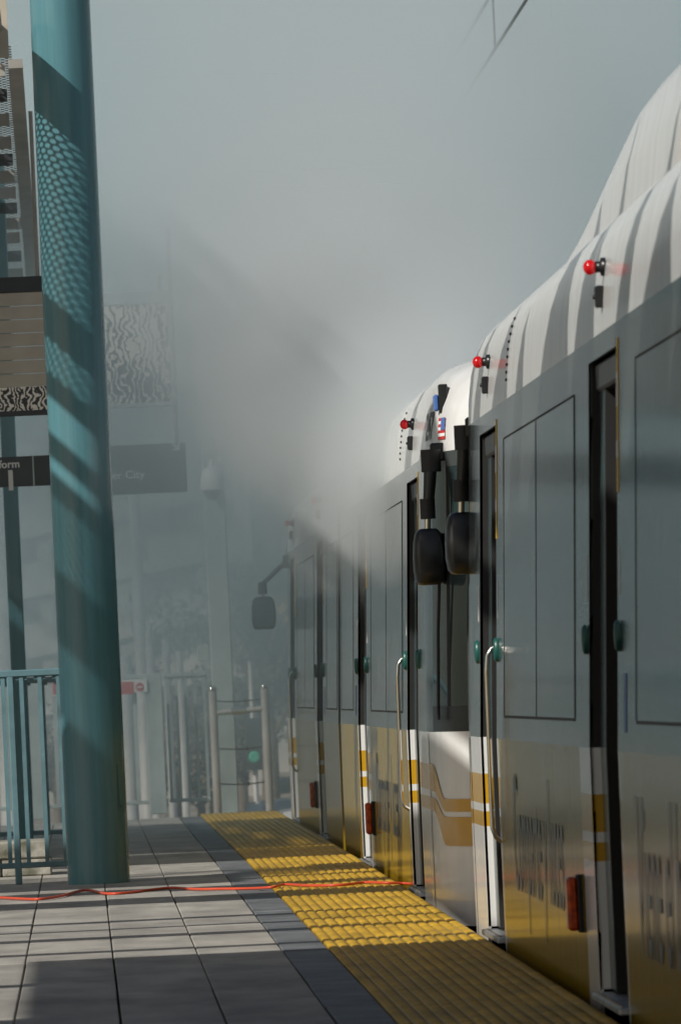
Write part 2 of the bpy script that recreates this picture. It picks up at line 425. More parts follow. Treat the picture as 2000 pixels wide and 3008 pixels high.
def make_car(y0, label, texts, opts):   # built round T, parts parented to one Empty
    T = Vector((CARX, y0, 0))
    root = empty('light_rail_car', T + Vector((CW, L / 2, -0.99)), label, 'light rail car')
    rl = root_loc(root)
    def B(mb, name, m, parent=root):
        mb.v = [(v[0] + T.x, v[1] + T.y, v[2] + T.z) for v in mb.v]
        return mb.build(name, m, parent)
    def patch(s0, s1, z0, z1, off=0.0, t=0.012, n=1):
        mb = MB(); pr = prof(z0, z1)
        rows = [[(x - off, s0 + (s1 - s0) * i / n, z) for x, z in pr] for i in range(n + 1)]
        mb.slab(rows, (t, 0, 0)); return mb
    # zones of the side between doors; each has its own panels
    def wrap_zone(s0, s1):
        B(patch(s0, s1, -0.12, 0.745), 'lower_panel', M['wrap'])
        B(patch(s0, s1, 0.745, 2.0), 'window_band', M['film'])
    def plain_zone(s0, s1):
        B(patch(s0, s1, -0.12, 0.745), 'lower_panel', M['stripe'])
        B(patch(s0, s1, 0.745, 2.0), 'window_band', M['film'])
    plain_zone(0, .78); plain_zone(L - .78, L)
    for a, b in ((2.0, 2.12), (6.9, 7.4), (16.4, 16.9), (21.68, 21.8)): plain_zone(a, b)
    for a, b in ((2.12, 6.9), (16.9, 21.68)): wrap_zone(a, b)
    plain_zone(8.68, 8.74); plain_zone(15.06, 15.12)
    wrap_zone(8.74, 11.72); wrap_zone(12.08, 15.06)
    # articulation bellows between the two halves
    mb = MB()
    rows = []
    for i in range(13):
        s = 11.72 + 0.36 * i / 12; off = 0.03 + (0.02 if i % 2 else 0)
        rows.append([(x + off, s, z) for x, z in prof(-0.5, 2.4)])
    mb.grid(rows); B(mb, 'articulation_bellows', M['black'])
    B(patch(11.83, 11.97, -0.12, 0.6, off=-0.012), 'joint_cover', M['stripe'])
    # roof coves and roof, one piece per half
    for a, b in ((0, 11.72), (12.08, L)):
        mb = MB(); pr = prof(2.0, 2.45); n = 6
        rows = []
        for i in range(n + 1):
            s = a + (b - a) * i / n
            rows.append([(x, s, z) for x, z in pr] + [(2 * CW - x, s, z) for x, z in reversed(pr[:-1])])
        mb.slab(rows, (0, 0, -0.012)); B(mb, 'roof', M['white'])
        # far side of the body, closed
        mb = MB(); mb.grid([[(2 * CW - x, s, z) for x, z in prof(-0.5, 2.0)] for s in (a, b)]); B(mb, 'far_side', M['white'])
    # raised equipment shroud on the roof
    for a, b, r0, r1 in opts['shrouds']:
        mb = MB(); rows = []
        n = 28
        for i in range(n + 1):
            s = a + (b - a) * i / n
            h = min(1.0, (s - a) / r0, (b - s) / r1); h = h ** 0.85 if h > 0 else 0
            zt = 2.38 + 0.43 * h
            x0 = 0.17 + 0.05 * (1 - h)
            pr = [(x0, 2.37), (x0 + .02, 2.38 + (zt - 2.38) * .35), (x0 + .06, 2.38 + (zt - 2.38) * .7), (x0 + .13, 2.38 + (zt - 2.38) * .9), (x0 + .26, zt), (CW, zt + .01)]
            rows.append([(x, s, z) for x, z in pr] + [(2 * CW - x, s, z) for x, z in reversed(pr[:-1])])
        mb.grid(rows, smooth=True)
        sh = B(mb, 'roof_shroud', M['white'])
        for k in ():
            s = a + (b - a) * k / 5; i = int((s - a) / (b - a) * n); r = rows[i]
            mb = MB(); mb.tube([(p[0] + .001, s, p[2] - .001) for p in r[1:6]], 0.004, 6); B(mb, 'shroud_seam', M['white'], sh)
    # underframe, floor, interior lining
    mb = MB(); mb.box(.06, 2 * CW - .06, 0.05, L - .05, -0.95, -0.13); B(mb, 'underframe', M['black'])
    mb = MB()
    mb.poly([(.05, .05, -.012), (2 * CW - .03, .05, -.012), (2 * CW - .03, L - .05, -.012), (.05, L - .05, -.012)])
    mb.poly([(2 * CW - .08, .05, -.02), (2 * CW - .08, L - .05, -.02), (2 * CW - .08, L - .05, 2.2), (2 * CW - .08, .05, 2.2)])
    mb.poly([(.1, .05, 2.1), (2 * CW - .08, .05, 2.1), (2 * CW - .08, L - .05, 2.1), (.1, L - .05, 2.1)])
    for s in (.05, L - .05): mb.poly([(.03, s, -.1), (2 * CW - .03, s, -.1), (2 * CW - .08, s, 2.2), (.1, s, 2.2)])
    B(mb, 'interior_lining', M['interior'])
    # doors
    for di, (a, b) in enumerate(DOORS):
        D = 0.034
        for sgn, s in ((1, a), (-1, b)):
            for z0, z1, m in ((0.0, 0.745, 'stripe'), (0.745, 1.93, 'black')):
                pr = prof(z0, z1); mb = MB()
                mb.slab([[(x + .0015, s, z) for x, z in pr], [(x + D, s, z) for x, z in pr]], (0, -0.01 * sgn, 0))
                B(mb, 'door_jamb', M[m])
        B(patch(a, b, 1.93, 2.0), 'door_header', M['film'])
        # leaf: slid almost fully open; a strip of it shows at each side
        for s0, s1 in ((a, a + .30), (b - .30, b)):
            mb = MB(); pr = prof(0.0, 1.92)
            mb.slab([[(x + D, s0, z) for x, z in pr], [(x + D, s1, z) for x, z in pr]], (0.03, 0, 0))
            lf = B(mb, 'door_leaf', M['leaf'])
            mb = MB(); e = s1 if s0 == a else s0
            mb.slab([[(x + D - .003, e - .018, z) for x, z in pr], [(x + D - .003, e + .018, z) for x, z in pr]], (0.034, 0, 0)); B(mb, 'rubber_edge', M['black'], lf)
        mb = MB(); mb.box(-0.028, 0.09, a + .02, b - .02, -0.03, -0.008, .004); sill = B(mb, 'door_sill', M['alu'])
        for k in range(9):
            s = a + .12 + k * (b - a - .24) / 8
            mb = MB(); mb.lathe([(.007, 0), (.007, .004)], (-.014, s, -.008), 8); B(mb, 'bolt', M['chrome'], sill)
        mb = MB(); mb.box(.07, .14, a + .06, b - .06, 1.84, 1.925, .008); B(mb, 'door_operator_cover', M['darkbeam'])
        # push buttons beside the door
        for s in (a - .10, b + .10):
            z = 1.08; x = px_(z); mb = MB()
            rows = []
            for r, h in ((1.0, 0.0), (1.0, -.010), (.8, -.016), (.3, -.018)):
                rows.append([(x + h, s + .030 * r * math.cos(t * math.pi / 8), z + .046 * r * math.sin(t * math.pi / 8)) for t in range(16)])
            mb.grid(rows, smooth=True, close=True); mb.poly(rows[-1]); B(mb, 'door_button', M['button'])
            mb = MB(); x2 = px_(1.3); mb.slab([[(px_(z_) - .0015, s - .012, z_) for z_ in (1.2, 1.34)], [(px_(z_) - .0015, s + .012, z_) for z_ in (1.2, 1.34)]], (.001, 0, 0)); B(mb, 'instruction_sticker', M['signwhite'])
        # height marker strip on the jamb nearest the platform start
        s = a - .035
        mb = MB(); zs_ = (1.50, 1.6, 1.75, 1.95)
        mb.slab([[(px_(z_) - .002, s - .03, z_) for z_ in zs_], [(px_(z_) - .002, s + .03, z_) for z_ in zs_]], (.0015, 0, 0))
        ws = B(mb, 'warning_strip', M['yellowdec'])
        for z0, z1 in ((1.60, 1.65), (1.75, 1.85)):
            mb = MB(); mb.slab([[(px_(z_) - .003, s - .027, z_) for z_ in (z0, z1)], [(px_(z_) - .003, s + .027, z_) for z_ in (z0, z1)]], (.0008, 0, 0)); B(mb, 'strip_label', M['signwhite'], ws)
        # red indicator lamp and small black box above the door
        sc = (a + b) / 2; z = 2.195; x = px_(z)
        mb = MB(); mb.lathe([(.028, 0.002), (.028, -.012), (.017, -.016), (.017, -.03)], (x, sc, z), 16, 'x'); lp = B(mb, 'indicator_lamp', M['blackgloss'])
        mb = MB()
        mb.lathe([(.010, -.028), (.020, -.032), (.0235, -.042), (.022, -.054), (.013, -.063), (.002, -.066)], (x, sc, z), 16, 'x'); B(mb, 'lens', M['redlamp'], lp)
        z = 2.105; x = px_(z)
        mb = MB(); mb.box(x - .024, x + .004, sc - .03, sc + .03, z - .033, z + .033, .005); bx = B(mb, 'speaker_box', M['blackgloss'])
        mb = MB(); mb.lathe([(.007, -.024), (.007, -.029), (.003, -.031)], (x, sc, z), 10, 'x'); B(mb, 'knob', M['black'], bx)
    # windows: dark sealing lines under the film
    def win(s0, s1, mids=()):
        mb = MB(); w = .005
        def strip(sa, sb, za, zb):
            pr = prof(za, zb); mb.slab([[(x - .0022, sa, z) for x, z in pr], [(x - .0022, sb, z) for x, z in pr]], (.002, 0, 0))
        z0, z1 = .83, 1.86
        strip(s0, s1, z0 - w, z0 + w); strip(s0, s1, z1 - w * .6, z1 + w * .6)
        for s in (s0, s1, *mids): strip(s - .008, s + .008, z0 + w, z1 - w * .6)
        B(mb, 'window_seal', M['black'])
        edges = sorted([s0, s1, *mids])
        for ea, eb in zip(edges[:-1], edges[1:]):
            pr = prof(z0 + w, z1 - w); mb = MB()
            mb.slab([[(x - .0008, ea + .014, z) for x, z in pr], [(x - .0008, eb - .014, z) for x, z in pr]], (.0006, 0, 0)); B(mb, 'window_pane', M['film'])
    win(2.55, 6.7, (4.6,)); win(17.1, 21.25, (19.2,)); win(9.45, 11.5); win(12.3, 14.35)
    # side marker lights
    for s in (6.72, 17.08):
        z0, z1 = .16, .335
        mb = MB(); mb.box(-.016, .004, s - .06, s + .06, z0 - .004, z1 + .004, .004); mk = B(mb, 'marker_light', M['black'])
        mb = MB(); mb.box(-.05, -.014, s - .052, s + .052, z0 + .002, z1 - .002, .010); B(mb, 'lens', M['orange'], mk)
    # grab rails by the end doors
    for s in (2.10, 21.70):
        mb = MB(); mb.tube([(0.0, s, .36), (-.022, s, .375), (-.034, s, .41), (-.034, s, .50), (-.030, s, 1.0), (-.024, s, 1.06), (-.008, s, 1.085), (.03, s, 1.10)], .0095, 10)
        B(mb, 'grab_rail', M['chrome'])
    # rivet row by the second lamp
    for s in (2.75, L - 2.75):
        for k in range(9):
            z = 2.07 + k * .028; mb = MB(); mb.lathe([(.006, .001), (.006, -.004), (.002, -.007)], (px_(z), s, z), 8, 'x'); B(mb, 'vent_rivet', M['black'])
    # stickers and lettering
    for s in (9.0, 14.8):
        mb = MB(); mb.slab([[(px_(z_) - .0018, s - .05, z_) for z_ in (.80, .97)], [(px_(z_) - .0018, s + .05, z_) for z_ in (.80, .97)]], (.001, 0, 0)); B(mb, 'blue_sticker', M['bluedec'])
    for (txt, sa, size, zb, sx_, shear) in texts:
        def fn(u, v, w): return (T.x - .0025, T.y + sa - u, zb + v + T.z)
        text_obj('lettering', txt, size, fn, M['ink'], root, shear=shear, sx=sx_)
    # cab noses
    PL = [(0, 0), (.2, .004), (.4, .016), (.6, .045), (.8, .09), (1.0, .165), (1.2, .28), (1.4, .45), (1.55, .66), (1.65, .93), (1.69, 1.13), (1.7, 1.325)]
    def setb(z):
        return 0 if z < .8 else .10 * (z - .8) / 1.2 if z < 2.0 else .10 + .9 * ((z - 2.0) / .45) ** 2.2
    for end in (0, 1):
        def npt(t, x, z, off=0.0):
            k = (1.7 - setb(z)) / 1.7; xs = px_(z)
            X = xs + x * (CW - xs) / CW - off; tt = t * k + off
            return (X, -tt if end == 0 else L + tt, z)
        zsets = [('nose_skirt', -.12, .40, 'white'), ('nose_panel', .40, .745, 'white'), ('windscreen_sill', .745, .86, 'blackgloss'), ('windscreen_lower', .86, 1.0, 'glass'), ('windscreen', 1.0, 1.93, 'glass'), ('nose_dome', 2.0, 2.45, 'white'), ('windscreen_header', 1.93, 2.0, 'film')]
        for nm, z0, z1, m in zsets:
            mb = MB()
            for side in (1, -1):
                seq = PL if not ((nm.startswith('windscreen')) and side == 1) else [p for p in PL if p[0] >= .4]
                rows = []
                for x_, z in prof(z0, z1):
                    row = [npt(t, x, z) for t, x in seq]
                    if side == -1: row = [(2 * CW - p[0], p[1], p[2]) for p in row]
                    rows.append(row)
                mb.grid(rows, smooth=True)
            B(mb, nm, M[m])
        # side pillar (grey) in front of the first door
        mb = MB(); mb.grid([[npt(t, x, z) for t, x in PL if t <= .4] for x_, z in prof(.745, 2.0)], smooth=True); B(mb, 'cab_pillar', M['film'])
        mb = MB(); mb.grid([[npt(t, x, z, .002) for t, x in PL[:2]] for x_, z in prof(-.1, .74)], smooth=True); B(mb, 'cab_corner', M['stripe'])
        # mullion and wiper
        mb = MB()
        for tq, xq in ((.72, .07),):
            mb.slab([[npt(tq, xq, z, .004) for z in (.86, 1.2, 1.6, 1.93)], [npt(tq + .03, xq + .012, z, .004) for z in (.86, 1.2, 1.6, 1.93)]], (.003, 0, 0))
        B(mb, 'windscreen_post', M['black'])
        mb = MB(); mb.tube([npt(.62, .05, .80, .02), npt(.66, .058, 1.2, .03), npt(.7, .066, 1.5, .03)], .008, 6); B(mb, 'wiper', M['black'])
        # gold swoosh over the nose panel
        def interp(t):
            for (a, xa), (b, xb) in zip(PL[:-1], PL[1:]):
                if a <= t <= b: return xa + (xb - xa) * (t - a) / (b - a)
            return PL[-1][1]
        def swoosh(top, bot):
            mb = MB(); rows = []
            for i in range(33):
                t = .18 + (1.68 - .18) * (i / 32) ** 1.3; zt, zb = top(t), bot(t)
                rows.append([npt(t, interp(t), zt, .003), npt(t, interp(t), (zt + zb) / 2, .003), npt(t, interp(t), zb, .003)])
            mb.grid(rows, smooth=True); B(mb, 'gold_swoosh', M['gold'])
        sm = lambda t, a, b: (lambda q: q * q * (3 - 2 * q))(max(0, min(1, (t - a) / (b - a))))
        swoosh(lambda t: .60 - .155 * sm(t, .36, .62), lambda t: .48 - .092 * sm(t, .36, .62))
        swoosh(lambda t: .45 - .085 * sm(t, .36, .62), lambda t: .39 - .155 * sm(t, .36, .62))
        # mirrors
        ext = opts['mirror'][end]
        sg = -1 if end == 0 else 1
        base = Vector(npt(.62 if end == 0 else .3, .05, 1.98)); 
        if ext == 'folded':
            pts = [base + Vector((.02, 0, .02)), base + Vector((-.05, sg * .05, .0)), base + Vector((-.060, sg * .06, -.12)), base + Vector((-.075, sg * .07, -.25)), base + Vector((-.08, sg * .07, -.30))]
            mw, md = .070, .10
        else:
            pts = [base + Vector((.02, 0, .02)), base + Vector((-.03, sg * .03, -.02)), base + Vector((-.235, sg * .06, -.20)), base + Vector((-.24, sg * .06, -.25)), base + Vector((-.24, sg * .06, -.275))]
            mw, md = .094, .03
        mb = MB(); mb.tube(pts[1:4], [.040, .036, .030] if ext == 'folded' else [.024, .022, .020], 10, flat=0.8); ar = B(mb, 'mirror_arm', M['blackgloss'])
        mb = MB(); mb.tube([pts[3] + Vector((0, 0, .06)), pts[3] + Vector((0, 0, -.03))], .034, 12); B(mb, 'arm_collar', M['black'], ar)
        mb = MB(); mb.tube([pts[1] + Vector((0, 0, .03)), pts[1] + Vector((0, 0, -.07))], .045, 12); B(mb, 'arm_collar', M['black'], ar)
        mb = MB(); mb.tube([pts[3], pts[4] + Vector((0, 0, -.03))], .014, 8); B(mb, 'swivel', M['chrome'], ar)
        mb = MB(); mb.box(base.x - .05, base.x + .03, base.y - .03, base.y + .03, base.z - .02, base.z + .06, .008); B(mb, 'mirror_bracket', M['blackgloss'])
        c = pts[4] + Vector((0, 0, -.15)); hh = .126
        mb = MB(); rows = []
        for j, q in enumerate((-1, -.97, -.85, -.5, 0, .5, .85, .97, 1)):
            w = (1 - abs(q) ** 7 * .34 - (.10 * q if q > 0 else 0)) if abs(q) < 1 else .5
            row = []
            for k in range(24):
                a = k * math.pi / 12; ca, sa = math.cos(a), math.sin(a)
                row.append((c.x + mw * w * math.copysign(abs(ca) ** .42, ca), c.y + md * w * math.copysign(abs(sa) ** .42, sa), c.z + q * hh))
            rows.append(row)
        mb.grid(rows, smooth=True, close=True); mb.poly(rows[0]); mb.poly(rows[-1]); mi = B(mb, 'mirror', M['blackgloss'])
        mb = MB(); gy = c.y + (1 if ext == 'folded' else -sg) * (md + .001)
        mb.box(c.x - mw * .8, c.x + mw * .8, gy - .002, gy + .002, c.z - hh * .85, c.z + hh * .85, .001); B(mb, 'mirror_glass', M['glass'], mi)
        # camera box, fleet number and flag on the white dome
        if opts.get('number') and end == 0:
            p = Vector(npt(.60, .045, 2.24))
            mb = MB(); mb.box(p.x - .02, p.x + .02, p.y - .05, p.y + .02, p.z - .065, p.z + .065, .004); cb = B(mb, 'camera_box', M['blackgloss'])
            mb = MB(); mb.box(p.x - .045, p.x - .018, p.y - .03, p.y + .01, p.z - .055, p.z + .02, .008); B(mb, 'camera_lens_housing', M['bluedec'], cb)
            def fn2(u, v, w):
                t = .06 + u * 1.0; z = 2.07 + v; q = npt(t, interp(t), z, .003); return (q[0] + T.x, q[1] + T.y, q[2])
            text_obj('fleet_number', opts['number'], .17, fn2, M['ink'], root, sx=1.5, bold=.004)
            mbr, mbw, mbb = MB(), MB(), MB()
            for k in range(7):
                z0 = 2.055 + k * .014; z1 = z0 + .014
                (mbr if k % 2 == 0 else mbw).grid([[npt(t, interp(t), z, .003) for t in (.56, .60, .64, .69)] for z in (z0, z1)])
            mbb.grid([[npt(t, interp(t), z, .0045) for t in (.62, .655, .69)] for z in (2.097, 2.153)])
            B(mbr, 'flag_red_stripes', M['red']); B(mbw, 'flag_white_stripes', M['signwhite']); B(mbb, 'flag_canton', M['bluedec'])
    # coupler under the noses
    mb = MB(); mb.box(CW - .18, CW + .18, -2.0, 0, -.55, -.3, .02); B(mb, 'coupler', M['black'])
    mb = MB(); mb.box(CW - .18, CW + .18, L, L + 2.0, -.55, -.3, .02); B(mb, 'coupler', M['black'])
    for s in (3.0, 5.0, 18.8, 20.8):
        for xx in (.55, 2.1):
            mb = MB(); mb.lathe([(.33, 0), (.33, .10), (.28, .12)], (xx - .06, s, -.64), 24, 'x'); B(mb, 'wheel', M['alu'])
    return root

make_car(7.7, 'light rail car in grey and yellow wrap with lettering, coupled ahead of car 247',
         [('Comparte y luces', 20.9, .62, .20, .66, .35), ('Viene el br', 14.55, .66, .17, .62, .3)],
         {'mirror': ('folded', 'folded'), 'shrouds': ((2.6, 10.9, 5.0, 1.2), (12.9, 21.2, 1.2, 5.0))})
make_car(35.6, 'light rail car 247 with flag on its cab, partly hidden by smoke',
         [('Comparte y luces', 6.3, .60, .20, .66, .35)],
         {'mirror': ('folded', 'out'), 'number': '247', 'shrouds': ((12.9, 21.2, 1.2, 5.0),)})

# ------------------------------------------------------------------ platform column
base = PZ(292, 2597, zp(40.7)); colc = Vector((base.x, base.y + .16, zp(40.7)))
def column(name, c, r, h, label, m, cat='column', plate=True):
    root = empty(name, c, label, cat)
    mb = MB(); mb.lathe([(r, 0), (r * .985, h * .5), (r * .955, h)], c, 48); sh = mb.build('shaft', m, root)
    return root, sh
col_root, sh = column('canopy_column', colc, .163, 6.2, 'tall round teal painted steel column standing on the paving, dappled by shadow', M['teal'])
# access cover on the shaft
mb = MB(); a0, a1 = math.radians(-42), math.radians(-20)
for z0, z1 in ((.38, .62),):
    rows = []
    for z in (z0, z1):
        rows.append([(colc.x + .166 * math.cos(a0 + (a1 - a0) * k / 4), colc.y + .166 * math.sin(a0 + (a1 - a0) * k / 4), colc.z + z) for k in range(5)])
    mb.grid(rows, smooth=True)
cv = mb.build('access_cover', M['teal'], col_root)
mb = MB()
for z in (.40,): mb.lathe([(.006, 0), (.006, .006)], (colc.x + .163 * math.cos(a0 + .1), colc.y + .163 * math.sin(a0 + .1) - .006, colc.z + z), 8, 'y')
mb.build('screw', M['black'], col_root)

# ------------------------------------------------------------------ canopy
CZ = 4.5
can = empty('canopy', (-3.5, 40, CZ), 'perforated steel platform canopy on grey beams above the paving', 'canopy')
def cbox(name, m, *a, b=0.0):
    mb = MB(); mb.box(*a, b); return mb.build(name, m, can)
def cprism(name, m, poly, z0, z1):
    mb = MB(); mb.prism(poly, z0, z1); return mb.build(name, m, can)
# solid roof over the camera end, narrowed to let a sun patch through
cbox('roof_panel', M['beam'], -9, -1.45, -6, 20.6, CZ, CZ + .04)
cbox('roof_panel', M['beam'], -4.88, -1.45, 20.62, 25.7, CZ, CZ + .04)
# unseen blades over the mid part, added to throw dark bars on paving
random.seed(11)
for a, b in ((26.3, 26.5), (27.85, 28.2), (30.1, 30.32), (32.7, 33.7), (34.7, 35.3), (29.1, 29.2)):
    q = random.uniform(-.10, .10)
    cprism('shadow_blade', M['beam'], [(-9, a), (-4.3, a + q * .3), (-3.2, a + q + .04), (-1.5, a + q), (-1.5, b - q * .5), (-3.6, b), (-9, b + random.uniform(-.1, .1))], CZ + .05, CZ + .08)
cbox('roof_panel', M['beam'], -9, -3.85, 35.9, 37.6, CZ, CZ + .04)  # unseen, sized to keep the foot of the column in shade
cbox('nose_shade_block', M['beam'], -3.2, -2.42, 28.9, 32.5, CZ + .1, CZ + .13)  # both panels added out of view to shade the far car's nose
cbox('nose_shade_block', M['beam'], -2.3, -1.5, 29.2, 32.5, CZ + .1, CZ + .13)
# unseen pointed fins trackside of the roof, shaped for wedge shadows on the cars
def fins(y0, y1):
    y = y0
    while y < y1:
        w = random.choice((.7, 1.0, 1.5, 2.1)); g = random.uniform(-.35, .35); xo = random.uniform(-.75, -.05)
        cprism('shadow_fin', M['beam'], [(-1.44, y), (-1.44, y + w), (-.95, y + w * .85 + g * .3), (xo, y + w * .5 + g), (-1.0, y + w * .12 + g * .3)], CZ - .02, CZ + .01)
        y += w + random.choice((-.1, .15, .35, .6))
fins(8, 36.0)
cbox('edge_girder', M['beam'], -1.62, -1.50, -6, 41.1, CZ - .14, CZ - .03)
for yy in (9.0, 23.5, 36.6):
    mb = MB(); mb.lathe([(.15, 0), (.145, 4.46)], (-6.2, yy, zp(yy)), 32); mb.build('support_post', M['teal'], can)
    cbox('cross_beam', M['beam'], -9, -1.63, yy - .07, yy + .07, CZ - .16, CZ - .02)
# unseen perforated sheets, solid flats and slots, stepped to dapple the teal column
def bay(y0, y1, x0, x1, z0, z1, m=None, name='perforated_panel'):
    mb = MB(); n = 6
    rows = [[(x, y0 + (y1 - y0) * i / n, z0 + (z1 - z0) * i / n) for x in (x0, x1)] for i in range(n + 1)]
    mb.grid(rows); return mb.build(name, m or M['deck'], can)
for x0, x1, dm in ((-1.60, -.52, 'deck'), (-2.0, -1.74, 'deck'), (-3.05, -2.62, 'deckfine'), (-3.82, -3.40, 'deckfine')):
    yc_ = 40.8 + .9 * (x0 + x1) / 2; hw = .55 + .45 * (x1 - x0)
    bay(yc_ - hw, yc_ + hw, x0, x1, 4.50, 4.50, M[dm])
for x0, x1 in ((-.56, -.26), (-1.76, -1.58), (-2.09, -1.98), (-2.42, -2.31), (-2.63, -2.52), (-3.42, -3.04)):
    yc_ = 40.8 + .9 * (x0 + x1) / 2
    cbox('shadow_flat', M['beam'], x0, x1, yc_ - .75, yc_ + .75, 4.505, 4.53)
# tan soffit, then bays falling away from the column
cbox('soffit', M['tanboard'], -9, -2.9, 40.6, 43.4, CZ, CZ + .05)
cbox('fascia', M['tanboard'], -2.9, -.23, 41.15, 41.2, 4.36, 4.78)
ys = [43.5, 46.6, 49.0, 51.4, 54.5]
zf = lambda y: 4.56 - (y - 43.5) * .060
for i in range(4):
    a, b = ys[i], ys[i + 1]
    bay(a + .02, b - .02, -3.4, -.23, zf(a) + .06, zf(b) - .02)
    mb = MB(); 
    for sgn in (0,):
        p = [(-.25, a, zf(a) - .07), (-.17, a, zf(a) - .07), (-.17, a, zf(a) - .02), (-.25, a, zf(a) - .02)]
        q = [(x, b - .02, z - zf(a) + zf(b)) for x, _, z in p]
        mb.grid([p, q], close=True); mb.poly(p); mb.poly(q)
    mb.build('edge_beam', M['beam'], can)
    for k in range(3):
        y = a + .15 + k * (b - a) / 3
        cbox('purlin', M['darkbeam'] if k % 2 else M['beam'], -3.4, -.27, y, y + .07, zf(y) - .09, zf(y) - .02)
    cbox('roof_panel', M['beam'], -9, -3.42, a, b - .02, zf(a), zf(a) + .04)
    cbox('roof_panel', M['beam'], -3.4, -.62, a, b - .02, zf(a) + .14, zf(a) + .18)

# ------------------------------------------------------------------ hanging art panels and signs
def hang_panel(Y, u0, u1, v0, v1, label, split, artm):
    p0 = PY(u0, v1, Y); p1 = PY(u1, v0, Y); x0, z0, x1, z1 = p0.x, p0.z, p1.x, p1.z
    root = empty('art_panel', ((x0 + x1) / 2, Y, z0), label, 'art panel', None)
    mb = MB(); mb.box(x0 - .03, x1 + .03, Y, Y + .05, z0 - .03, z0, .004); mb.box(x0 - .03, x1 + .03, Y, Y + .05, z1, z1 + .09, .004)
    mb.box(x1, x1 + .03, Y + .002, Y + .048, z0, z1); mb.build('frame', M['darkbeam'] if split else M['palepaint'], root)
    if split:
        zs = z0 + (z1 - z0) * split
        mb = MB(); mb.box(x0, x1, Y + .01, Y + .03, z0, zs); mb.build('drawing', artm, root)
        n = 7
        for i in range(n):
            a = zs + (z1 - zs) * i / n; b = zs + (z1 - zs) * (i + 1) / n
            mb = MB(); mb.box(x0, x1, Y + .006 + .004 * (i % 2), Y + .03, a + .002, b - .002, .002); mb.build('slat', M['tanboard'], root)
    else:
        mb = MB(); mb.box(x0, x1, Y + .01, Y + .03, z0, z1); mb.build('drawing', artm, root)
    for xx in (x0 + .1, x1 - .05):
        mb = MB(); mb.tube([(xx, Y + .02, z1 + .08), (xx, Y + .02, 4.4 if Y < 50 else 4.0)], .012, 8); mb.build('hanger_rod', M['beam'], root)
    return root
hang_panel(45.5, -700, 139, 855, 1240, 'tan slatted art panel with a black and white drawn strip under a dark rail', .2, M['art2'])
hang_panel(56.5, 150, 492, 890, 1195, 'pale framed art panel with swirling black and white drawing, veiled by smoke', 0, M['art1'])
# sign "Platform 1"
def sign(name, Y, u0, u1, v0, v1, label):
    p0 = PY(u0, v1, Y); p1 = PY(u1, v0, Y)
    root = empty(name, ((p0.x + p1.x) / 2, Y, p0.z), label, 'sign')
    mb = MB(); mb.box(p0.x, p1.x, Y, Y + .08, p0.z, p1.z, .004); mb.build('board', M['sign'], root)
    return root, p0, p1
sr, p0, p1 = sign('platform_sign', 48.0, -420, 300, 1330, 1450, 'dark hanging sign reading Platform 1 beside the teal column')
yq = 48.0
def tfn(ox, oz):
    return lambda u, v, w: (ox + u, yq - .003, oz + v)
q = PY(74, 1372, yq); text_obj('lettering', 'Platform', .066, tfn(q.x - .258, q.z), M['signwhite'], sr, bold=.0016)
q = PY(31, 1438, yq); text_obj('lettering', '1', .165, tfn(q.x - .035, q.z), M['signwhite'], sr, bold=.006)
q = PY(100, 1400, yq); mb = MB(); mb.box(q.x - .004, q.x + .004, yq - .004, yq - .001, p0.z, p1.z); mb.build('divider', M['palepaint'], sr)
for xx in (p0.x + .3, p1.x - .06):
    mb = MB(); mb.tube([(xx, yq + .04, p1.z - .01), (xx, yq + .04, 4.4)], .014, 8); mb.build('hanger_rod', M['beam'], sr)
sr2, p0, p1 = sign('destination_sign', 57.5, 150, 545, 1300, 1462, 'dark hanging sign reading Culver City, dim in the smoke')
yq = 57.5
q = PY(330, 1408, yq); text_obj('lettering', 'Culver City', .085, tfn(q.x - .16, q.z), M['signwhite'], sr2)
q = PY(525, 1320, yq)
mb = MB(); mb.tube([(q.x - .05, yq - .004, q.z + .05), (q.x, yq - .004, q.z)], .007, 6); mb.tube([(q.x - .045, yq - .004, q.z - .002), (q.x + .003, yq - .004, q.z - .002), (q.x + .003, yq - .004, q.z + .045)], .007, 6); mb.build('arrow', M['signwhite'], sr2)
for xx in (p0.x + .1, p1.x - .06):
    mb = MB(); mb.tube([(xx, yq + .04, p1.z - .01), (xx, yq + .04, 4.4)], .014, 8); mb.build('hanger_rod', M['beam'], sr2)
# square teal post behind the first sign
q = PY(25, 1250, 50.0)
root = empty('sign_post', (q.x, 50.0, 0), 'square teal post behind the Platform 1 sign', 'post')
mb = MB(); mb.box(q.x - .05, q.x + .045, 49.95, 50.05, 0, 4.4, .006); mb.build('shaft', M['teal'], root)
mb = MB(); mb.box(q.x - .09, q.x + .09, 49.9, 50.1, 0, .012, .003); mb.build('foot_plate', M['teal'], root)

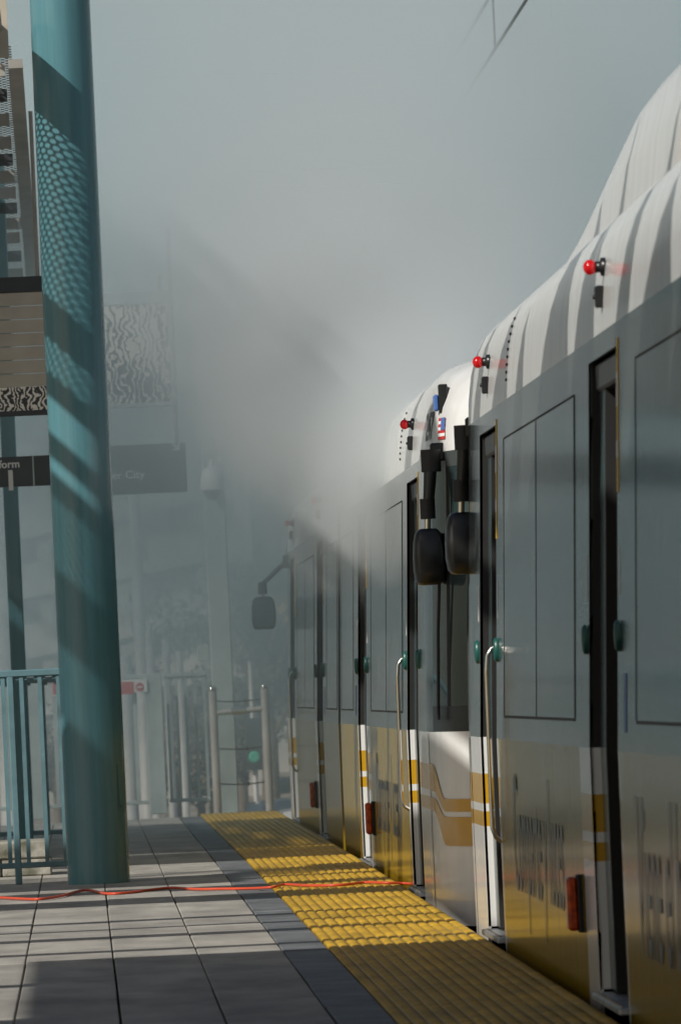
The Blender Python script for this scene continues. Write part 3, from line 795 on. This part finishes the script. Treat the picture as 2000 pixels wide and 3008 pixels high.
# ------------------------------------------------------------------ fences
def fence(name, Y, x0, x1, z0, h, label, m, posts, pitch=.098, gap=.1, w=.011, group=None):
    root = empty(name, ((x0 + x1) / 2, Y, z0), label, 'fence', group)
    mb = MB(); mb.box(x0, x1, Y - .02, Y + .02, z0 + h - .02, z0 + h + .018, .006); mb.build('top_rail', m, root)
    mb = MB(); mb.box(x0, x1, Y - .015, Y + .015, z0 + gap - .015, z0 + gap + .015, .004); mb.build('bottom_rail', m, root)
    n = int((x1 - x0) / pitch); 
    for i in range(n + 1):
        x = x1 - .02 - i * pitch
        if any(abs(x - p) < .03 for p, _ in posts) or x < x0: continue
        mb = MB(); mb.box(x - w, x + w, Y - w, Y + w, z0 + gap + .014, z0 + h - .019)
        # little webs under the top rail
        for sg in (-1, 1): mb.prism([(x + sg * w, Y - .004), (x + sg * (w + .02), Y - .004), (x + sg * w, Y + .004)], z0 + h - .035, z0 + h - .019)
        mb.build('baluster', m, root)
    for p, pw in posts:
        mb = MB(); mb.box(p - pw, p + pw, Y - pw, Y + pw, z0, z0 + h + .022, .005); mb.build('post', m, root)
    return root
z4 = zp(41.5)
q = PZ(56, 2602, z4)
F1 = fence('railing', 41.6, -2.2, -.10, z4, 1.12, 'blue-green railing meeting the teal column, bare paving before it', M['railpaint'], [(q.x, .018), (-1.6, .018)])
F2 = fence('railing', 51.3, -2.4, -.12, 0, 1.10, 'blue-green railing between the concrete blocks and the end fence', M['railpaint'], [(-.75, .018)], pitch=.11)
q = PZ(467, 2390, 0); Ye = q.y - 0.2
xa = PY(140, 2400, Ye).x
F3 = fence('end_fence', Ye, -2.6, .58, 0, 1.12, 'pale fence with wide flat posts closing the platform end', M['palepaint'], [(q.x, .068), (PY(110, 2400, Ye).x, .064), (-1.3, .064)], pitch=.13, w=.017)
F4 = fence('end_fence', Ye + .25, .68, 1.02, 0, 1.12, 'short pale fence panel between wide post and camera post', M['palepaint'], [], pitch=.075, w=.012)
# red and white no-entry sign on the end fence
a = PY(154, 2045, Ye - .09); b = PY(432, 1998, Ye - .09)
sr = empty('no_entry_sign', ((a.x + b.x) / 2, Ye - .09, a.z), 'long white and red no entry plate fixed to the end fence', 'sign')
mb = MB(); mb.box(a.x, b.x, Ye - .09, Ye - .07, a.z, b.z + .01, .002); mb.build('plate', M['signwhite'], sr)
for u0, u1 in ((154, 176), (352, 393)):
    c0 = PY(u0, 2040, Ye - .09); c1 = PY(u1, 2002, Ye - .09)
    mb = MB(); mb.box(c0.x + .004, c1.x, Ye - .094, Ye - .0905, c0.z, c1.z); mb.build('red_field', M['red'], sr)
c = PY(411, 2018, Ye - .094)
mb = MB(); mb.lathe([(.034, 0), (.034, .003)], (c.x, Ye - .094, c.z), 24, 'y'); dsk = mb.build('red_disc', M['red'], sr)
mb = MB(); mb.box(c.x - .022, c.x + .022, Ye - .0965, Ye - .0945, c.z - .006, c.z + .006); mb.build('white_bar', M['signwhite'], sr)
# gate of steel tube at the end of the yellow strip
g0 = PZ(634, 2386, 0); g1 = PZ(782, 2380, 0); Yg = PLAT_END + .1
gx0 = PY(632, 2200, Yg).x; gx1 = PY(785, 2200, Yg).x
gate = empty('end_gate', ((gx0 + gx1) / 2, Yg, 0), 'galvanised tube gate with chain at the end of the yellow tactile strip', 'gate')
for gx in (gx0, gx1):
    mb = MB(); mb.tube([(gx, Yg, -.2), (gx, Yg, .98)], .034, 14); ps = mb.build('post', M['pole'], gate)
    mb = MB(); mb.lathe([(.04, 0), (.04, .02), (.03, .035), (.006, .04)], (gx, Yg, .98), 14); mb.build('cap', M['chrome'], ps)
mb = MB(); mb.tube([(gx0 - .02, Yg, .80), (gx1, Yg, .82)], .022, 12); br = mb.build('bar', M['pole'], gate)
mb = MB(); mb.tube([(gx0 + .14, Yg, .808), (gx0 + .26, Yg, .81)], .027, 12); mb.build('sleeve', M['chrome'], br)
for z in (.52, .24, .90):
    mb = MB(); pts = [(gx0 + (gx1 - gx0) * k / 8, Yg + .03, z - .015 * math.sin(math.pi * k / 8)) for k in range(9)]
    mb.tube(pts, .006, 6); mb.lathe([(.014, -.01), (.014, .01)], (gx0 + (gx1 - gx0) * .62, Yg + .03, z - .012), 8, 'x'); mb.build('cable', M['cable'], gate)
# camera post
c0 = PY(671, 2388, PLAT_END + .6)
cp = empty('camera_post', (c0.x, PLAT_END + .6, 0), 'square pale post carrying a dome camera at the platform end', 'post')
mb = MB(); mb.box(c0.x - .085, c0.x + .085, PLAT_END + .52, PLAT_END + .69, -.3, 4.9, .008); mb.build('shaft', M['palepaint'], cp)
yq = PLAT_END + .47
dz = PY(625, 1440, yq); 
mb = MB(); mb.lathe([(.092, 0), (.098, .03), (.085, .12), (.062, .17), (.02, .185), (.02, .24), (.005, .245)], (dz.x - .005, yq - .1, dz.z), 20); dc = mb.build('dome_camera', M['signwhite'], cp)
mb = MB(); mb.lathe([(.004, -.085), (.035, -.075), (.06, -.045), (.075, 0)], (dz.x - .005, yq - .1, dz.z), 20); mb.build('smoked_dome', M['glass'], dc)
mb = MB(); mb.box(dz.x - .02, dz.x + .02, yq - .12, yq + .06, dz.z + .15, dz.z + .19); mb.build('bracket', M['palepaint'], cp)
jb = PY(595, 1920, PLAT_END + .6)
mb = MB(); mb.box(jb.x - .04, jb.x + .05, PLAT_END + .54, PLAT_END + .67, jb.z - .06, jb.z + .07, .004); mb.build('junction_box', M['palepaint'], cp)

# ------------------------------------------------------------------ concrete blocks by the railing
xr = PY(155, 2560, 43.3).x
cb = empty('concrete_blocks', (xr - .6, 43.6, zp(43.3)), 'low wall of stained concrete blocks behind the near railing', 'block wall')
for j in range(2):
    x = xr - (.01 if j else 0); k = 0
    while x > xr - 2.2:
        wd = (.28, .40, .40)[min(k, 2)] if j == 0 else (.40, .40, .40)[min(k, 2)]
        mb = MB(); mb.box(x - wd + .004, x - .004, 43.3 + random.uniform(0, .01), 43.95, zp(43.3) + j * .098, zp(43.3) + .096 + j * .098, .008); mb.build('block', M['block'], cb)
        x -= wd; k += 1

# ------------------------------------------------------------------ extension cord
uv = [(-60, 2638), (0, 2637), (60, 2640), (118, 2641), (180, 2632), (235, 2617), (270, 2616), (315, 2625), (380, 2622), (440, 2614), (505, 2608), (580, 2612), (650, 2611), (730, 2610), (800, 2606), (835, 2598), (900, 2601), (960, 2601), (1020, 2598), (1070, 2592), (1130, 2593), (1190, 2595), (1222, 2597)]
pts = []
for u, v in uv:
    p = PZ(u, v, zp(40)); zz = zp(p.y) + (.016 if .89 < p.x < 1.5 else .008); p = PZ(u, v, zz); pts.append(Vector((p.x, p.y, zz)))
last = pts[-1]; pts += [Vector((1.62, last.y + .02, .012)), Vector((1.9, last.y + .2, .008))]
fine = []
for i in range(len(pts) - 1):
    a = pts[max(i - 1, 0)]; b = pts[i]; c = pts[i + 1]; d = pts[min(i + 2, len(pts) - 1)]
    for k in range(6):
        t = k / 6; fine.append(.5 * ((2 * b) + (c - a) * t + (2 * a - 5 * b + 4 * c - d) * t * t + (3 * b - a - 3 * c + d) * t ** 3))
mb = MB(); mb.tube(fine, .0068, 8)
tag(mb.build('extension_cord', M['cord'], None, shift=fine[0]), 'red extension cord lying across the paving into the open door of car 247', 'cord')

# ------------------------------------------------------------------ overhead wires
for nm, x, z, lab in (('contact_wire', 2.86, 5.05, 'overhead contact wire above the cars, fading into smoke'), ('messenger_wire', 2.86, 5.42, 'higher messenger wire above the contact wire')):
    mb = MB(); mb.tube([(x, -10, z), (x, 30, z), (x, 60, z), (x, 110, z)], .011, 6)
    o = mb.build(nm, M['cable'], None, shift=(x, -10, z)); tag(o, lab, 'wire')
mb = MB(); mb.tube([(2.86, 50.5, 5.42), (2.86, 50.5, 5.06)], .008, 6)
tag(mb.build('wire_dropper', M['cable'], None, shift=(2.86, 50.5, 5.06)), 'short hanger joining the two overhead wires', 'wire')

# ------------------------------------------------------------------ things beyond the platform end
def pole(u, Y, r, ztop, label, group=None):
    x = PY(u, 2000, Y).x
    o = empty('utility_pole', (x, Y, -1.05), label, 'pole', group)
    mb = MB(); mb.tube([(x, Y, -1.05), (x, Y, ztop)], [r * 1.05, r * .9], 14); mb.build('shaft', M['pole'], o)
    mb = MB(); mb.lathe([(r * 1.8, 0), (r * 1.8, .05), (r * 1.2, .08)], (x, Y, -1.05), 14); mb.build('base', M['pole'], o)
for u, r, zt in ((418, .065, 3.2), (372, .07, 1.35), (398, .062, 1.0), (492, .04, 1.5), (530, .04, 1.4), (20, .12, 4.0), (445, .05, 1.6)):
    lab = {418: 'tallest slim pale pole rising beyond the end fence', 20: 'thick pale pole beyond the fence, past the square teal post'}.get(u, 'short pale upright pole standing beyond the end fence')
    pole(u, 74 + (u % 7), r, zt, lab, 'pale poles beyond the end fence' if u not in (418, 20) else None)
# parking structure with sloping ramps
bx = empty('parking_structure', (3, 150, -1.05), 'grey parking structure with sloping ramp bands, dim in the smoke', 'building')
mb = MB(); mb.box(-14, 3.4, 150, 170, -1.05, 9.0); mb.build('wall', M['building'], bx)
for k in range(7):
    z = .2 + k * 1.15
    mb = MB(); mb.v = []; a = [(-6, 149.6, z - .4), (2.6, 149.6, z + 1.0), (2.6, 149.6, z + 1.28), (-6, 149.6, z - .12)]; b = [(p[0], 149.98, p[2]) for p in a]
    mb.poly(a); mb.poly(b); mb.grid([a, b], close=True); mb.build('ramp_band', M['pole'], bx)
for k in range(6):
    mb = MB(); mb.box(-5.2 + k * 1.5, -4.95 + k * 1.5, 149.7, 149.97, -1.05, 8.6); mb.build('pier', M['beam'], bx)
bx = empty('tan_building', (6, 190, -1.05), 'small tan building front behind the trees past the platform end', 'building')
mb = MB(); mb.box(2.2, 6.0, 190, 200, -1.05, 3.5); mb.build('wall', M['building'], bx)
mb = MB(); mb.box(2.1, 6.1, 189.8, 189.98, 2.6, 3.6); mb.build('cornice', M['buildtan'], bx)
for k in range(3):
    mb = MB(); mb.box(2.6 + k * 1.1, 3.3 + k * 1.1, 189.85, 189.99, .6, 1.8); mb.build('window', M['glass'], bx)
# trees and shrubs
def tree(x, Y, h, rx, label, m, n=900, cat='tree', name='tree', ls=.16, group=None):
    o = empty(name, (x, Y, -1.05), label, cat, group)
    mb = MB(); rnd = random.Random(int(x * 100) + int(Y))
    top = Vector((x + rnd.uniform(-.1, .1), Y, -1.05 + h * .6))
    mb.tube([(x, Y, -1.05), (x + .03, Y, -1.05 + h * .3), top], [h * .035, h * .026, h * .014], 8)
    for k in range(6):
        a = k * 1.05; p = Vector((x, Y, -1.05 + h * (.3 + .05 * k))); e = p + Vector((math.cos(a) * rx * .7, math.sin(a) * rx * .7, h * .22))
        mb.tube([p, (p + e) / 2 + Vector((0, 0, h * .05)), e], [h * .014, h * .01, h * .004], 6)
    mb.build('trunk', M['bark'], o)
    mb = MB()
    cl = [(Vector((rnd.gauss(0, .45), rnd.gauss(0, .45), rnd.uniform(-.8, .9))), rnd.uniform(.25, .5)) for _ in range(14)]
    for i in range(n):
        c, r = rnd.choice(cl)
        d = Vector((rnd.gauss(0, 1), rnd.gauss(0, 1), rnd.gauss(0, 1))).normalized() * r * rnd.random() ** .4
        p = c + d; p = Vector((x + p.x * rx, Y + p.y * rx, -1.05 + h * .64 + p.z * h * .34))
        u = Vector((rnd.gauss(0, 1), rnd.gauss(0, 1), rnd.gauss(0, 1))).normalized(); w = u.orthogonal().normalized()
        L_ = ls * rnd.uniform(.6, 1.3); mb.poly([p - u * L_, p + w * L_ * .45, p + u * L_, p - w * L_ * .45])
    mb.build('crown', m, o)
tree(PY(775, 1900, 112).x, 112, 4.2, 1.2, 'dark green tree past the platform end near the car mirror', M['foliage'], n=3000, ls=.07)
tree(PY(690, 1900, 125).x, 125, 3.2, 1.0, 'smaller dark tree behind the camera post', M['foliage'], n=2500, ls=.06)
for k, u in enumerate((380, 430, 520, 575, 610, 160, 60, -40)):
    tree(PY(u, 2200, 96 + k).x, 96 + k * .7, 1.9 + .2 * (k % 3), .9, 'dry brown shrub on the bank beyond the end fence', M['foliage2'], n=1500, cat='shrub', name='dry_shrub', ls=.05, group='dry shrubs beyond the end fence')
# parked cars
def parked(x, Y, label, m, tall):
    o = empty('parked_car', (x, Y, -1.046), label, 'car'); g = -1.046; hb = .62 if not tall else .8; ht = 1.0 if not tall else 1.75
    w = .86
    pr = [(-2.1, .25), (-2.12, .5), (-2.0, hb), (-1.1, hb + .08), (-.55, ht + .38), (.9, ht + .42), (1.6, hb + .2), (2.1, hb + .12), (2.15, .4), (2.1, .25)]
    mb = MB(); rows = []
    for q, s in ((-1, .93), (-.97, 1), (.97, 1), (1, .93)):
        rows.append([(x + a * s * .98, Y + q * w * (1 - .18 * max(0, (b - hb) / ht)), g + b) for a, b in pr])
    mb.grid(rows, smooth=False); mb.poly(rows[0]); mb.poly(rows[-1]); mb.build('body', m, o)
    mb = MB(); mb.poly([(x - .95, Y - w * .9 - .004, g + hb + .1), (x + 1.3, Y - w * .9 - .004, g + hb + .12), (x + .85, Y - w * .86 - .012, g + ht + .34), (x - .5, Y - w * .86 - .012, g + ht + .31)]); mb.build('window', M['glass'], o)
    for a in (-1.3, 1.35):
        for q in (-w + .05, w - .2):
            mb = MB(); mb.lathe([(.3, 0), (.31, .04), (.31, .14), (.28, .16)], (x + a, Y + q - .06, g + .31), 20, 'y'); wh = mb.build('wheel', M['black'], o)
            mb = MB(); mb.lathe([(.18, 0), (.17, .01)], (x + a, Y + q - .075, g + .31), 16, 'y'); mb.build('hub', M['alu'], wh)
    for q in (-.6, .6):
        mb = MB(); mb.box(x - 2.14, x - 2.06, Y + q - .12, Y + q + .12, g + .45, g + .57, .01); mb.build('headlight', M['signwhite'], o)
    return o
parked(3.9, 78, 'white car parked on the street past the platform end', M['carwhite'], True)
parked(3.7, 84, 'tall dark blue van parked behind the white car', M['carblue'], True)
# street sign and mast arm
ms = empty('traffic_signal', (PY(742, 2100, 90).x, 90, -1.05), 'thin traffic signal mast with green lens across the street', 'traffic signal')
xx = PY(742, 2100, 90).x
mb = MB(); mb.tube([(xx, 90, -1.05), (xx, 90, 1.3)], .03, 8); mb.build('mast', M['pole'], ms)
mb = MB(); mb.box(xx - .09, xx + .09, 89.9, 90.0, .05, .65, .01); hd = mb.build('signal_head', M['blackgloss'], ms)
mb = MB(); mb.lathe([(.07, 0), (.05, -.02)], (xx, 89.9, .2), 14, 'y'); mb.build('green_lens', M['greendec'], hd)

# ------------------------------------------------------------------ smoke
# Real participating media: a density grid per cloud, filled by a field (geometry nodes, Volume Cube).
def smoke_mat(name, col, aniso, step):
    m = bpy.data.materials.new(name); m.use_nodes = True; nt = m.node_tree
    for n in list(nt.nodes): nt.nodes.remove(n)
    out = nt.nodes.new('ShaderNodeOutputMaterial'); v = nt.nodes.new('ShaderNodeVolumePrincipled')
    v.inputs['Color'].default_value = col; v.inputs['Anisotropy'].default_value = aniso
    v.inputs['Density'].default_value = 1.0
    nt.links.new(v.outputs[0], out.inputs['Volume'])
    m.cycles.volume_step_rate = step
    return m
def fbm(nt, vec, scale, detail=2.0, off=(0, 0, 0)):
    ad = nt.nodes.new('ShaderNodeVectorMath'); ad.operation = 'ADD'; ad.inputs[1].default_value = off
    nt.links.new(vec, ad.inputs[0])
    n = nt.nodes.new('ShaderNodeTexNoise'); n.inputs['Scale'].default_value = scale; n.inputs['Detail'].default_value = detail
    nt.links.new(ad.outputs[0], n.inputs['Vector']); return n.outputs[0]
def bank_density(nt, vec):
    s = nt.nodes.new('ShaderNodeSeparateXYZ'); nt.links.new(vec, s.inputs[0]); X, Y, Z = s.outputs
    ry = math_n(nt, 'MULTIPLY', mapr(nt, Y, 43.5, 53, 0, 1, True), mapr(nt, Y, 70, 80, 1, 0, True))
    rz = math_n(nt, 'MULTIPLY', mapr(nt, Z, 0.0, 2.0, .20, 1, True), mapr(nt, Z, 3.8, 9, 1, 0, True))
    rx = math_n(nt, 'MULTIPLY', mapr(nt, X, -9, -6, 0, 1, True), mapr(nt, X, 7, 11, 1, 0, True))
    nz = mapr(nt, fbm(nt, vec, .45, 2.0), .35, .68, .45, 1.6)
    d = math_n(nt, 'MULTIPLY', math_n(nt, 'MULTIPLY', ry, rz), math_n(nt, 'MULTIPLY', rx, nz))
    return math_n(nt, 'MULTIPLY', d, BANK)
BANK = 0.11
PUFFS = [  # photo pixel, distance, radius, strength
    (1165, 1560, 39.8, .30, 2.2), (1090, 1400, 40.3, .42, 2.6), (1020, 1290, 41.0, .45, 2.0), (1130, 1250, 41.5, .42, 1.4), (1010, 1470, 42.0, .26, .8),
    (950, 1130, 43.0, .60, 1.1), (1080, 1060, 43.5, .7, .9), (900, 950, 45.0, .9, .7), (1120, 900, 46.0, 1.0, .55), (1000, 700, 48.0, 1.4, .45), (1250, 640, 49.5, 1.5, .4), (1150, 350, 52.0, 1.9, .34), (1450, 330, 53.0, 1.9, .34), (800, 300, 54, 2.0, .25),
    (1190, 1180, 39.5, .38, 2.0), (1240, 1050, 41.0, .5, 1.6), (1290, 960, 43, .7, 1.0), (1210, 1330, 38.9, .22, 1.2), (1075, 1510, 41, .28, 1.5), (480, 1150, 53.5, 1.0, .5), (430, 1390, 54, .8, .5)]
PLUME = 0.62
def plume_density(nt, vec):
    nv = nt.nodes.new('ShaderNodeTexNoise'); nv.inputs['Scale'].default_value = 1.3; nv.inputs['Detail'].default_value = 2.0; nt.links.new(vec, nv.inputs['Vector'])
    sub = nt.nodes.new('ShaderNodeVectorMath'); sub.operation = 'SUBTRACT'; sub.inputs[1].default_value = (.5, .5, .5); nt.links.new(nv.outputs[1], sub.inputs[0])
    sc = nt.nodes.new('ShaderNodeVectorMath'); sc.operation = 'SCALE'; sc.inputs['Scale'].default_value = .9; nt.links.new(sub.outputs[0], sc.inputs[0])
    ad = nt.nodes.new('ShaderNodeVectorMath'); ad.operation = 'ADD'; nt.links.new(vec, ad.inputs[0]); nt.links.new(sc.outputs[0], ad.inputs[1])
    tot = None
    for (u, v, Y, r, k) in PUFFS:
        c = PY(u, v, Y)
        q = nt.nodes.new('ShaderNodeVectorMath'); q.operation = 'SUBTRACT'; q.inputs[1].default_value = c; nt.links.new(ad.outputs[0], q.inputs[0])
        d = nt.nodes.new('ShaderNodeVectorMath'); d.operation = 'MULTIPLY'; d.inputs[1].default_value = (1 / r, .6 / r, 1 / r); nt.links.new(q.outputs[0], d.inputs[0])
        l = nt.nodes.new('ShaderNodeVectorMath'); l.operation = 'LENGTH'; nt.links.new(d.outputs[0], l.inputs[0])
        e = mapr(nt, l.outputs['Value'], 0.0, 1.5, k, 0, True)
        tot = e if tot is None else math_n(nt, 'ADD', tot, e)
    nz = mapr(nt, nv.outputs[0], .3, .7, .35, 1.5)
    return math_n(nt, 'MULTIPLY', math_n(nt, 'MULTIPLY', tot, nz), PLUME)
def cloud(name, lo, hi, res, density, m, label):
    g = bpy.data.node_groups.new(name, 'GeometryNodeTree')
    g.interface.new_socket('Geometry', in_out='INPUT', socket_type='NodeSocketGeometry')
    g.interface.new_socket('Geometry', in_out='OUTPUT', socket_type='NodeSocketGeometry')
    out = g.nodes.new('NodeGroupOutput'); vc = g.nodes.new('GeometryNodeVolumeCube'); sm_ = g.nodes.new('GeometryNodeSetMaterial')
    pos = g.nodes.new('GeometryNodeInputPosition')
    vc.inputs['Min'].default_value = lo; vc.inputs['Max'].default_value = hi
    for k, n in zip(('X', 'Y', 'Z'), res): vc.inputs['Resolution ' + k].default_value = n
    g.links.new(density(g, pos.outputs[0]), vc.inputs['Density'])
    g.links.new(vc.outputs[0], sm_.inputs['Geometry']); sm_.inputs['Material'].default_value = m
    g.links.new(sm_.outputs[0], out.inputs[0])
    mb = MB(); mb.box(lo[0], hi[0], lo[1], hi[1], lo[2], hi[2]); o = mb.build(name, m)
    md = o.modifiers.new('density', 'NODES'); md.node_group = g
    return tag(o, label, 'smoke', kind='stuff')
cloud('smoke_bank', (-9, 43.4, -1.02), (11, 80, 11), (40, 74, 30), bank_density, smoke_mat('smoke_bank', (.70, .84, .88, 1), 0.1, 2.4), 'grey smoke drifting across the far half of the platform')
cloud('smoke_plume', (-2.2, 38.2, .55), (6.5, 58, 8.2), (70, 120, 62), plume_density, smoke_mat('smoke_plume', (.85, .90, .915, 1), 0.2, 2.5), 'bright white smoke billowing from the side of car 247')
